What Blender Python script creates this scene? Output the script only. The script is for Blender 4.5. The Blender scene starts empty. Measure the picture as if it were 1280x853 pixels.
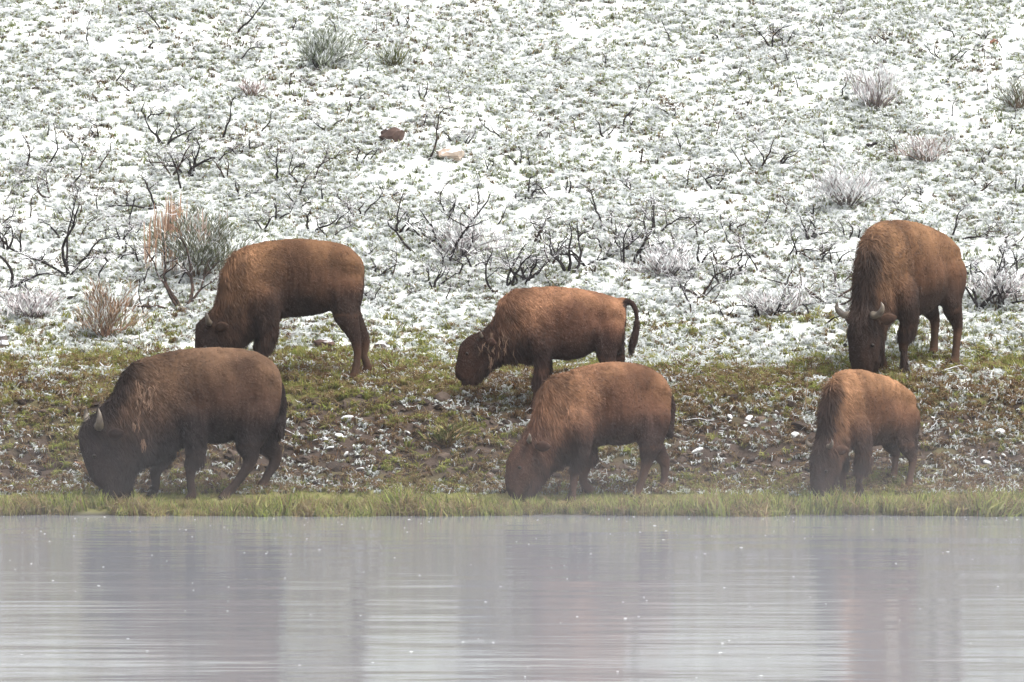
import bpy, math, random
import numpy as np
from mathutils import Vector, Matrix

rng = np.random.default_rng(7)
random.seed(7)
SC = bpy.context.scene
COL = SC.collection
R = math.radians

# ------------------------------------------------------------------ camera, sky, sun, exposure
CAM_Y, CAM_H, FPX, PITCH = -70.0, 3.0, 8050.0, 126.5 / 8050.0
cam_d = bpy.data.cameras.new("camera")
cam_d.sensor_width = 36.0
cam_d.lens = 36.0 * FPX / 1280.0
cam_d.clip_start = 0.5
cam_d.clip_end = 2000.0
cam = bpy.data.objects.new("camera", cam_d)
cam.location = (0, CAM_Y, CAM_H)
cam.rotation_euler = (math.pi / 2 - PITCH, 0, 0)
COL.objects.link(cam)
SC.camera = cam

SUN_EL, SUN_AZ = R(62), R(115)       # high, from the right and a little behind the camera
MIST = .0031
HAZE = .00022
world = bpy.data.worlds.new("World")
SC.world = world
world.use_nodes = True
wn, wl = world.node_tree.nodes, world.node_tree.links
wn.clear()
sky = wn.new("ShaderNodeTexSky")
sky.sky_type = 'NISHITA'
sky.sun_disc = False
sky.sun_elevation = SUN_EL
sky.sun_rotation = SUN_AZ
sky.air_density = 1.0
sky.dust_density = 6.0
sky.ozone_density = 0.4
hsv = wn.new("ShaderNodeHueSaturation")     # thin overcast: the blue of the sky is washed out
hsv.inputs["Saturation"].default_value = 0.2
bg = wn.new("ShaderNodeBackground")
bg.inputs["Strength"].default_value = 0.15
wo = wn.new("ShaderNodeOutputWorld")
wl.new(sky.outputs[0], hsv.inputs["Color"])
wl.new(hsv.outputs[0], bg.inputs["Color"])
wl.new(bg.outputs[0], wo.inputs["Surface"])

sun_d = bpy.data.lights.new("sun", 'SUN')
sun_d.energy = 1.0
sun_d.angle = R(14)
sun_d.color = (1.0, 0.95, 0.88)
sun = bpy.data.objects.new("sun", sun_d)
sdir = Vector((math.sin(SUN_AZ) * math.cos(SUN_EL), math.cos(SUN_AZ) * math.cos(SUN_EL), math.sin(SUN_EL)))
sun.rotation_euler = sdir.to_track_quat('Z', 'Y').to_euler()
sun.location = (0, 0, 40)
COL.objects.link(sun)

SC.view_settings.view_transform = 'Standard'
SC.view_settings.look = 'None'
SC.view_settings.exposure = 1.0
SC.view_settings.gamma = 1.0
SC.view_settings.use_curve_mapping = False
SC.render.engine = 'CYCLES'
SC.cycles.use_denoising = True
SC.cycles.max_bounces = 6
SC.cycles.diffuse_bounces = 3
SC.cycles.glossy_bounces = 2
SC.cycles.transmission_bounces = 2
SC.cycles.volume_bounces = 1
SC.cycles.caustics_reflective = False
SC.cycles.caustics_refractive = False

# ------------------------------------------------------------------ numeric helpers
def _h(i, j, k, s):
    n = (i * 374761393 + j * 668265263 + k * 2147483647 + s * 1274126177) & 0xFFFFFFFF
    n = ((n ^ (n >> 13)) * 1274126177) & 0xFFFFFFFF
    n = ((n ^ (n >> 16)) * 668265263) & 0xFFFFFFFF
    return ((n ^ (n >> 15)) & 0xFFFF) / 65535.0

def vnoise(p, scale=1.0, seed=0):
    """smooth value noise 0..1 for an (N,3) array"""
    p = np.asarray(p, float) * scale
    i = np.floor(p).astype(np.int64)
    f = p - i
    f = f * f * (3 - 2 * f)
    r = 0
    for a in (0, 1):
        for b in (0, 1):
            for c in (0, 1):
                w = (f[:, 0] if a else 1 - f[:, 0]) * (f[:, 1] if b else 1 - f[:, 1]) * (f[:, 2] if c else 1 - f[:, 2])
                r = r + w * _h(i[:, 0] + a, i[:, 1] + b, i[:, 2] + c, seed)
    return r

def fbm(p, scale, seed, octaves=3):
    r, a, t = 0, 1.0, 0
    for o in range(octaves):
        r = r + a * vnoise(p, scale * 2 ** o, seed + o * 17)
        t += a
        a *= .5
    return r / t

def sstep(a, b, x):
    t = np.clip((np.asarray(x, float) - a) / (b - a), 0, 1)
    return t * t * (3 - 2 * t)

def xyz(x, y, z=0.0):
    x, y = np.broadcast_arrays(np.asarray(x, float), np.asarray(y, float))
    return np.stack([x.ravel(), y.ravel(), np.full(x.size, float(z))], 1)

PROF_Y = [-400, -30, -6, -2, -.5, 0, .5, 1.0, 1.5, 1.9, 2.4, 3.2, 4.2, 5.2, 6.0, 7.0, 70, 130, 400]
PROF_Z = [-2.5, -2.5, -1.5, -.6, -.16, -.01, .09, .15, .25, .43, .75, 1.13, 1.40, 1.56, 1.70, 2.02, 25.0, 34, 36]

def ground_z(x, y, fine=True):
    x, y = np.broadcast_arrays(np.asarray(x, float), np.asarray(y, float))
    sh = x.shape
    x, y = x.ravel(), y.ravel()
    p = xyz(x, y)
    near = sstep(-1.0, .6, y)
    warp = (fbm(p * [1, .25, 1], .55, 3, 2) - .5) * 1.0 * sstep(.7, 2.2, y) * (1 - .5 * sstep(5, 8, y))
    z = np.interp(y + warp, PROF_Y, PROF_Z)
    z = z + (fbm(p, .9, 11, 2) - .5) * .16 * sstep(1.0, 3.0, y)
    z = z + (fbm(p, .12, 21, 2) - .5) * 1.0 * sstep(8, 30, y)
    if fine:
        dirt = sstep(1.3, 2.0, y) * (1 - sstep(3.2, 4.4, y))
        z = z + (fbm(p, 5.5, 31, 3) - .5) * (.05 * near + .13 * dirt) * near
    return z.reshape(sh)

def ray(px, py):
    a = (px - 640.0) / FPX
    b = -(py - 426.5) / FPX
    cp, sp = math.cos(PITCH), math.sin(PITCH)
    return np.array([a, cp + b * sp, -sp + b * cp])

def at_ground(px, py):
    """where the view ray through a photo pixel meets the slope"""
    d = ray(px, py)
    t = np.arange(66.0, 140.0, .02)
    X, Y, Z = d[0] * t, CAM_Y + d[1] * t, CAM_H + d[2] * t
    g = ground_z(X, Y, False)
    g = np.where(Y < 0, np.minimum(g, 0) * 0, g)
    k = np.argmax(Z <= g)
    return float(X[k]), float(Y[k]), float(g[k])

def at_plane(px, py, Y):
    d = ray(px, py)
    t = (Y - CAM_Y) / d[1]
    return d[0] * t, CAM_H + d[2] * t

# ------------------------------------------------------------------ mesh helpers
def mesh_obj(name, verts, faces, mat=None, parent=None, cols=None, smooth=False, kind=None, link=True):
    me = bpy.data.meshes.new(name)
    verts = np.asarray(verts, dtype=np.float32)
    if isinstance(faces, np.ndarray):
        nf, k = faces.shape
        me.vertices.add(len(verts))
        me.vertices.foreach_set("co", verts.ravel())
        me.loops.add(nf * k)
        me.loops.foreach_set("vertex_index", faces.astype(np.int32).ravel())
        me.polygons.add(nf)
        me.polygons.foreach_set("loop_start", np.arange(0, nf * k, k, dtype=np.int32))
        me.update(calc_edges=True)
    else:
        me.from_pydata([tuple(map(float, v)) for v in verts], [], faces)
        me.update()
    if smooth:
        me.polygons.foreach_set("use_smooth", np.ones(len(me.polygons), dtype=bool))
    if cols is not None:
        ca = me.color_attributes.new("Col", 'FLOAT_COLOR', 'POINT')
        c = np.ones((len(verts), 4), dtype=np.float32)
        c[:, :3] = cols
        ca.data.foreach_set("color", c.ravel())
    if mat:
        me.materials.append(mat)
    o = bpy.data.objects.new(name, me)
    if link:
        COL.objects.link(o)
    if parent:
        o.parent = parent
    if kind:
        o["kind"] = kind
    return o

def empty(name, loc, rz=0.0):
    o = bpy.data.objects.new(name, None)
    o.empty_display_size = .1
    o.location = loc
    o.rotation_euler = (0, 0, rz)
    COL.objects.link(o)
    return o

def tag(o, label, cat, group=None):
    o["label"], o["category"] = label, cat
    if group:
        o["group"] = group
    return o

class MB:
    """collects tubes and ribbons with a colour per vertex"""
    def __init__(self):
        self.v, self.f, self.c = [], [], []
    def tube(self, pts, rad, n=5, col=(.5, .5, .5)):
        pts = [Vector(p) for p in pts]
        b0 = len(self.v)
        side = None
        for i, p in enumerate(pts):
            d = (pts[min(i + 1, len(pts) - 1)] - pts[max(i - 1, 0)]).normalized()
            if side is None:
                side = d.orthogonal().normalized()
            side = (side - d * side.dot(d)).normalized()
            up = d.cross(side)
            for k in range(n):
                a = 2 * math.pi * k / n
                self.v.append(p + (side * math.cos(a) + up * math.sin(a)) * rad[i])
                self.c.append(col)
        for i in range(len(pts) - 1):
            for k in range(n):
                a, b = b0 + i * n + k, b0 + i * n + (k + 1) % n
                self.f.append((a, b, b + n, a + n))
        self.f.append(tuple(b0 + k for k in reversed(range(n))))
        e = b0 + (len(pts) - 1) * n
        self.f.append(tuple(e + k for k in range(n)))
    def ribbon(self, pts, wid, side, cols):
        b0 = len(self.v)
        m = len(pts)
        for i, p in enumerate(pts):
            p = Vector(p)
            s = Vector(side) * (wid[i] * .5)
            self.v += [p - s, p + s]
            self.c += [cols[i], cols[i]]
        for i in range(m - 1):
            a = b0 + 2 * i
            self.f.append((a, a + 1, a + 3, a + 2))
    def build(self, name, mat, parent=None, smooth=False, kind=None, link=True):
        return mesh_obj(name, np.array([tuple(v) for v in self.v]), self.f, mat, parent,
                        np.array(self.c, dtype=np.float32), smooth, kind, link)

# ------------------------------------------------------------------ materials
def new_mat(name):
    m = bpy.data.materials.new(name)
    m.use_nodes = True
    nt = m.node_tree
    b = nt.nodes["Principled BSDF"]
    return m, nt.nodes, nt.links, b

def mat_attr(name, rough=.8, vary=.25, spec=.2, trans=0.0, bump=None):
    """colour from the mesh's own colour attribute, each instance a little lighter or darker"""
    m, N, L, b = new_mat(name)
    a = N.new("ShaderNodeAttribute")
    a.attribute_name = "Col"
    oi = N.new("ShaderNodeObjectInfo")
    mr = N.new("ShaderNodeMapRange")
    mr.inputs["To Min"].default_value = 1 - vary
    mr.inputs["To Max"].default_value = 1 + vary * .4
    L.new(oi.outputs["Random"], mr.inputs["Value"])
    mx = N.new("ShaderNodeVectorMath")
    mx.operation = 'SCALE'
    L.new(a.outputs["Color"], mx.inputs[0])
    L.new(mr.outputs[0], mx.inputs["Scale"])
    L.new(mx.outputs[0], b.inputs["Base Color"])
    b.inputs["Roughness"].default_value = rough
    b.inputs["Specular IOR Level"].default_value = spec
    if trans:       # thin blades and wet snow let light through
        tr = N.new("ShaderNodeBsdfTranslucent")
        L.new(mx.outputs[0], tr.inputs["Color"])
        ms = N.new("ShaderNodeMixShader")
        ms.inputs[0].default_value = trans
        L.new(b.outputs[0], ms.inputs[1])
        L.new(tr.outputs[0], ms.inputs[2])
        L.new(ms.outputs[0], N["Material Output"].inputs["Surface"])
    if bump:
        t = N.new("ShaderNodeTexNoise")
        t.inputs["Scale"].default_value = bump[0]
        t.inputs["Detail"].default_value = 4
        tc = N.new("ShaderNodeTexCoord")
        L.new(tc.outputs["Object"], t.inputs["Vector"])
        bp = N.new("ShaderNodeBump")
        bp.inputs["Strength"].default_value = bump[1]
        bp.inputs["Distance"].default_value = bump[2]
        L.new(t.outputs["Fac"], bp.inputs["Height"])
        L.new(bp.outputs[0], b.inputs["Normal"])
    return m

M_BLADE = mat_attr("snowy_grass", .7, .12, trans=.48)
M_CLOD = mat_attr("clod", .9, .3, bump=(40, .6, .02))
M_FUR = mat_attr("bison_fur", .75, .0, .25)
M_HIDE = mat_attr("bison_hide", .9, .0, .1, bump=(30, .5, .02))
M_LEAF = mat_attr("sage_leaf", .8, .0)
M_FROST = mat_attr("frosted_twig", .7, .12)

def mat_plain(name, col, rough=.6, spec=.3, noise=None):
    m, N, L, b = new_mat(name)
    b.inputs["Roughness"].default_value = rough
    b.inputs["Specular IOR Level"].default_value = spec
    if noise:
        t = N.new("ShaderNodeTexNoise")
        t.inputs["Scale"].default_value = noise[1]
        t.inputs["Detail"].default_value = 5
        tc = N.new("ShaderNodeTexCoord")
        L.new(tc.outputs["Object"], t.inputs["Vector"])
        r = N.new("ShaderNodeValToRGB")
        r.color_ramp.elements[0].position, r.color_ramp.elements[1].position = .35, .65
        r.color_ramp.elements[0].color = (*col, 1)
        r.color_ramp.elements[1].color = (*noise[0], 1)
        L.new(t.outputs["Fac"], r.inputs[0])
        L.new(r.outputs[0], b.inputs["Base Color"])
    else:
        b.inputs["Base Color"].default_value = (*col, 1)
    return m

M_HORN = mat_plain("horn", (.20, .165, .125), .45, .4, ((.08, .066, .055), 9))
M_EYE = mat_plain("eye", (.012, .008, .006), .35, .3)
M_FOAM = mat_plain("foam", (.85, .86, .88), .5)

def mat_snow_top(name, c1, c2, lo, hi, nscale=22, snow=(.80, .82, .86)):
    """bare wood or stone with wet snow lying on its upper faces"""
    m, N, L, b = new_mat(name)
    g = N.new("ShaderNodeNewGeometry")
    sx = N.new("ShaderNodeSeparateXYZ")
    L.new(g.outputs["True Normal"], sx.inputs[0])
    tc = N.new("ShaderNodeTexCoord")
    t = N.new("ShaderNodeTexNoise")
    t.inputs["Scale"].default_value = nscale
    t.inputs["Detail"].default_value = 3
    L.new(tc.outputs["Object"], t.inputs["Vector"])
    ad = N.new("ShaderNodeMath")
    ad.operation = 'MULTIPLY_ADD'
    ad.inputs[1].default_value = 1.1
    L.new(t.outputs["Fac"], ad.inputs[0])
    L.new(sx.outputs["Z"], ad.inputs[2])
    mr = N.new("ShaderNodeMapRange")
    mr.interpolation_type = 'SMOOTHSTEP'
    mr.inputs["From Min"].default_value = lo
    mr.inputs["From Max"].default_value = hi
    L.new(ad.outputs[0], mr.inputs["Value"])
    r = N.new("ShaderNodeValToRGB")
    r.color_ramp.elements[0].color = (*c1, 1)
    r.color_ramp.elements[1].color = (*c2, 1)
    r.color_ramp.elements[0].position, r.color_ramp.elements[1].position = .4, .7
    L.new(t.outputs["Fac"], r.inputs[0])
    mx = N.new("ShaderNodeMix")
    mx.data_type = 'RGBA'
    L.new(mr.outputs[0], mx.inputs[0])
    L.new(r.outputs[0], mx.inputs[6])
    mx.inputs[7].default_value = (*snow, 1)
    L.new(mx.outputs[2], b.inputs["Base Color"])
    b.inputs["Roughness"].default_value = .85
    b.inputs["Specular IOR Level"].default_value = .2
    return m

M_CHAR = mat_snow_top("charred_wood", (.014, .012, .013), (.036, .029, .028), 1.38, 1.7)
M_CHARB = mat_snow_top("charred_brown_wood", (.02, .016, .015), (.09, .055, .04), 1.4, 1.7)
M_GREYW = mat_snow_top("weathered_wood", (.10, .085, .075), (.22, .19, .17), 1.05, 1.4)
M_STONE_T = mat_snow_top("tan_stone", (.36, .28, .22), (.44, .37, .31), 1.15, 1.45, 8)
M_STONE_B = mat_snow_top("brown_stone", (.07, .045, .038), (.13, .085, .07), 1.35, 1.6, 8)
M_STONE_S = mat_snow_top("snowy_stone", (.10, .085, .08), (.17, .15, .14), .95, 1.15, 8)

def mat_ground():
    m, N, L, b = new_mat("bank_ground")
    a = N.new("ShaderNodeAttribute")
    a.attribute_name = "Col"
    tc = N.new("ShaderNodeTexCoord")
    t = N.new("ShaderNodeTexNoise")
    t.inputs["Scale"].default_value = 16
    t.inputs["Detail"].default_value = 6
    t.inputs["Roughness"].default_value = .7
    L.new(tc.outputs["Object"], t.inputs["Vector"])
    # scattered bare specks of soil and dead grass in the thin snow
    sn = N.new("ShaderNodeAttribute")
    sn.attribute_name = "snow"
    r = N.new("ShaderNodeMapRange")
    r.inputs["From Min"].default_value = .37
    r.inputs["From Max"].default_value = .48
    L.new(t.outputs["Fac"], r.inputs["Value"])
    mu = N.new("ShaderNodeMath")
    mu.operation = 'MULTIPLY'
    L.new(r.outputs[0], mu.inputs[0])
    L.new(sn.outputs["Fac"], mu.inputs[1])
    mx = N.new("ShaderNodeMix")
    mx.data_type = 'RGBA'
    L.new(mu.outputs[0], mx.inputs[0])
    L.new(a.outputs["Color"], mx.inputs[6])
    mx.inputs[7].default_value = (.76, .79, .78, 1)
    t2 = N.new("ShaderNodeTexNoise")
    t2.inputs["Scale"].default_value = 45
    t2.inputs["Detail"].default_value = 3
    L.new(tc.outputs["Object"], t2.inputs["Vector"])
    mr = N.new("ShaderNodeMapRange")
    mr.inputs["To Min"].default_value = .68
    mr.inputs["To Max"].default_value = 1.3
    L.new(t2.outputs["Fac"], mr.inputs["Value"])
    sc = N.new("ShaderNodeVectorMath")
    sc.operation = 'SCALE'
    L.new(mx.outputs[2], sc.inputs[0])
    L.new(mr.outputs[0], sc.inputs["Scale"])
    L.new(sc.outputs[0], b.inputs["Base Color"])
    bp = N.new("ShaderNodeBump")
    bp.inputs["Strength"].default_value = .7
    bp.inputs["Distance"].default_value = .03
    L.new(t.outputs["Fac"], bp.inputs["Height"])
    L.new(bp.outputs[0], b.inputs["Normal"])
    b.inputs["Roughness"].default_value = .9
    b.inputs["Specular IOR Level"].default_value = .15
    return m

# ------------------------------------------------------------------ the slope: zones
def zones(x, y):
    """snow, dirt, shore weights of a spot on the bank"""
    p = xyz(x, y)
    n1 = fbm(p * [1, .7, 1], .8, 41, 3) - .5
    n2 = fbm(p, 3.2, 43, 2) - .5
    line = 5.7 - .7 * np.exp(-((x - 2.6) / 1.3) ** 2) + .35 * np.exp(-((x + 2.8) / 1.6) ** 2)
    snow = sstep(-.45, .55, (y - line) + n1 * 1.6 + n2 * 1.2)
    patch = sstep(.60, .70, fbm(p, 1.3, 47, 3)) * sstep(3.2, 4.2, y) * .85
    snow = np.maximum(snow, patch)
    dband = sstep(1.35, 1.9, y + n2 * .6) * (1 - sstep(3.0, 3.9, y + n1 * 1.6))
    dirt = dband * sstep(.36, .52, fbm(p * [.8, 1.2, 1], .9, 53, 3) + .10)
    shore = 1 - sstep(1.2, 1.75, y + n2 * .5)
    return snow, dirt * (1 - snow), shore

def axis(lo, hi, step, outer, grow=1.25):
    a = list(np.arange(lo, hi + 1e-6, step))
    s, v, w = step, a[-1], []
    while v < outer[1]:
        s *= grow
        v += s
        w.append(v)
    s, v, u = step, a[0], []
    while v > outer[0]:
        s *= grow
        v -= s
        u.append(v)
    return np.array(u[::-1] + a + w)

gx = axis(-9.5, 9.5, .05, (-150, 150))
gy = axis(-.8, 20.5, .055, (-150, 260))
GX, GY = np.meshgrid(gx, gy)
GZ = ground_z(GX, GY)
nx, ny = len(gx), len(gy)
idx = np.arange(nx * ny).reshape(ny, nx)
gf = np.stack([idx[:-1, :-1], idx[:-1, 1:], idx[1:, 1:], idx[1:, :-1]], -1).reshape(-1, 4)
gp = np.stack([GX.ravel(), GY.ravel(), GZ.ravel()], 1)
zs, zd, zsh = zones(gp[:, 0], gp[:, 1])
q = xyz(gp[:, 0], gp[:, 1])
nA, nB = fbm(q, 2.2, 61, 3)[:, None], fbm(q, 7, 67, 2)[:, None]
soil = np.array([.066, .048, .038]) * (.6 + .8 * nB)
turf = np.array([.150, .150, .050]) * (.6 + .8 * nA) * (1 - .5 * sstep(.5, .7, nB)) + np.array([.05, .035, .02]) * nB
gcol = turf * (1 - zd[:, None]) + soil * zd[:, None]
gcol = gcol + (np.array([.30, .33, .20]) * (.6 + .8 * nA) - gcol) * zs[:, None]
mud = sstep(.35, .0, gp[:, 1])[:, None]
gcol = gcol * (1 - mud) + np.array([.06, .055, .05]) * mud
ground = mesh_obj("ground", gp, gf, mat_ground(), None, gcol, True)
ground["kind"] = "structure"
at = ground.data.attributes.new("snow", 'FLOAT', 'POINT')
at.data.foreach_set("value", zs.astype(np.float32))

# ------------------------------------------------------------------ river
def mat_water():
    m, N, L, b = new_mat("river_water")
    b.inputs["Base Color"].default_value = (.20, .21, .235, 1)
    b.inputs["Roughness"].default_value = .10
    b.inputs["IOR"].default_value = 1.33
    b.inputs["Specular IOR Level"].default_value = .5
    tc = N.new("ShaderNodeTexCoord")
    prev = None
    for (sx, sy, sc, st, dist) in ((.34, 1.0, .50, .42, .08), (.5, 1.0, 1.5, .32, .024), (.6, 1.0, 13.0, .20, .003)):
        mp = N.new("ShaderNodeMapping")
        mp.inputs["Scale"].default_value = (sx, sy, 1)
        L.new(tc.outputs["Object"], mp.inputs["Vector"])
        t = N.new("ShaderNodeTexNoise")
        t.inputs["Scale"].default_value = sc
        t.inputs["Detail"].default_value = 3
        L.new(mp.outputs[0], t.inputs["Vector"])
        bp = N.new("ShaderNodeBump")
        bp.inputs["Strength"].default_value = st
        bp.inputs["Distance"].default_value = dist
        L.new(t.outputs["Fac"], bp.inputs["Height"])
        if prev:
            L.new(prev.outputs[0], bp.inputs["Normal"])
        prev = bp
    L.new(prev.outputs[0], b.inputs["Normal"])
    return m

water = mesh_obj("water", [(-160, -160, 0), (160, -160, 0), (160, .6, 0), (-160, .6, 0)], [(0, 1, 2, 3)], mat_water())
water["kind"] = "structure"

# ------------------------------------------------------------------ scattering of uncountable ground cover
def scatter(name, protos, pts, rot, scl, pick):
    me = bpy.data.meshes.new(name)
    me.vertices.add(len(pts))
    me.vertices.foreach_set("co", np.asarray(pts, np.float32).ravel())
    a = me.attributes.new("rot", 'FLOAT_VECTOR', 'POINT')
    a.data.foreach_set("vector", np.asarray(rot, np.float32).ravel())
    a = me.attributes.new("scl", 'FLOAT', 'POINT')
    a.data.foreach_set("value", np.asarray(scl, np.float32))
    a = me.attributes.new("pick", 'INT', 'POINT')
    a.data.foreach_set("value", np.asarray(pick, np.int32))
    o = bpy.data.objects.new(name, me)
    COL.objects.link(o)
    pc = bpy.data.collections.new(name + "_pieces")
    for p in protos:
        pc.objects.link(p)
    g = bpy.data.node_groups.new(name, 'GeometryNodeTree')
    g.interface.new_socket(name="Geometry", in_out='INPUT', socket_type='NodeSocketGeometry')
    g.interface.new_socket(name="Geometry", in_out='OUTPUT', socket_type='NodeSocketGeometry')
    gi, go = g.nodes.new("NodeGroupInput"), g.nodes.new("NodeGroupOutput")
    ci = g.nodes.new("GeometryNodeCollectionInfo")
    ci.inputs["Collection"].default_value = pc
    ci.inputs["Separate Children"].default_value = True
    ci.inputs["Reset Children"].default_value = True
    ip = g.nodes.new("GeometryNodeInstanceOnPoints")
    ip.inputs["Pick Instance"].default_value = True
    def na(nm, ty):
        n = g.nodes.new("GeometryNodeInputNamedAttribute")
        n.data_type = ty
        n.inputs["Name"].default_value = nm
        return n.outputs["Attribute"]
    g.links.new(gi.outputs[0], ip.inputs["Points"])
    g.links.new(ci.outputs[0], ip.inputs["Instance"])
    g.links.new(na("pick", 'INT'), ip.inputs["Instance Index"])
    e2r = g.nodes.new("FunctionNodeEulerToRotation")
    g.links.new(na("rot", 'FLOAT_VECTOR'), e2r.inputs[0])
    g.links.new(e2r.outputs[0], ip.inputs["Rotation"])
    g.links.new(na("scl", 'FLOAT'), ip.inputs["Scale"])
    g.links.new(ip.outputs[0], go.inputs[0])
    md = o.modifiers.new("scatter", 'NODES')
    md.node_group = g
    o["kind"] = "stuff"
    return o

SNOW = (.77, .795, .80)
def jit(c, k=.25):
    f = 1 + random.uniform(-k, k)
    return tuple(max(.0, min(.9, x * f)) for x in c)

def tuft(name, n, length, width, spread, palette, snow_p=0.0, droop=.6, base_dark=.5):
    mb = MB()
    for i in range(n):
        a = random.uniform(0, 2 * math.pi)
        r = random.uniform(0, spread)
        p = Vector((math.cos(a) * r, math.sin(a) * r, -.01))
        b = random.uniform(0, 2 * math.pi)
        out = Vector((math.cos(b), math.sin(b), 0))
        ln = length * random.uniform(.6, 1.25)
        dr = droop * random.uniform(.5, 1.4)
        side = Vector((-out.y, out.x, random.uniform(-.5, .5))).normalized()
        p1 = p + (out * .35 * dr + Vector((0, 0, 1))).normalized() * ln * .5
        p2 = p1 + (out * 1.6 * dr + Vector((0, 0, 1 - 1.1 * dr))).normalized() * ln * .5
        w = width * random.uniform(.6, 1.3)
        if random.random() < snow_p:
            c = jit(SNOW, .06)
            c0 = c if random.random() < .5 else jit(random.choice(palette))
            w *= 1.5
        else:
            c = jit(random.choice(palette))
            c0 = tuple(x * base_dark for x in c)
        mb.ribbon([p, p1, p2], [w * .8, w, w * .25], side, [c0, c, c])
    return mb.build(name, M_BLADE, link=False)

def lump(name, size, cols, flat=.6, snow_cap=False, mat=None):
    """an uneven clod or wad of snow"""
    import bmesh
    bm = bmesh.new()
    bmesh.ops.create_icosphere(bm, subdivisions=2, radius=1)
    sd = random.randint(0, 9999)
    v = np.array([tuple(w.co) for w in bm.verts])
    f = [tuple(x.index for x in fc.verts) for fc in bm.faces]
    bm.free()
    k = .55 + .9 * vnoise(v + 10, 1.6, sd)
    v = v * k[:, None] * np.array([1, random.uniform(.6, 1), flat]) * size
    base = np.array(jit(random.choice(cols)))
    c = np.tile(base, (len(v), 1)) * (.7 + .5 * vnoise(v / size + 5, 3, sd + 1))[:, None]
    if snow_cap:
        top = sstep(.1, .45, v[:, 2] / (size * flat) + .5 * (vnoise(v / size, 3, sd + 2) - .5))[:, None]
        c = c * (1 - top) + np.array(SNOW) * top
    return mesh_obj(name, v, f, mat or M_CLOD, None, c, False, None, False)

GREENS = [(.13, .15, .045), (.10, .125, .04), (.17, .165, .055), (.08, .10, .035)]
STRAWS = [(.30, .23, .12), (.24, .17, .085), (.36, .29, .17)]
BROWNS = [(.09, .06, .035), (.14, .085, .045), (.06, .045, .03)]
SNOWG = [(.29, .33, .17), (.36, .40, .25), (.24, .27, .12), (.44, .47, .35), (.17, .19, .07)]
FRESH = [(.27, .32, .075), (.33, .36, .10), (.20, .25, .06), (.38, .36, .14)]
RUST = [(.26, .13, .055), (.20, .10, .045)]

def points(n, x0, x1, y0, y1, weight):
    x = rng.uniform(x0, x1, n)
    y = rng.uniform(y0, y1, n)
    keep = rng.random(n) < weight(x, y)
    x, y = x[keep], y[keep]
    return np.stack([x, y, ground_z(x, y)], 1)

def rots(n, tilt=.25):
    return np.stack([rng.normal(0, tilt, n) + .25, rng.normal(0, tilt, n), rng.uniform(0, 6.283, n)], 1)

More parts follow.
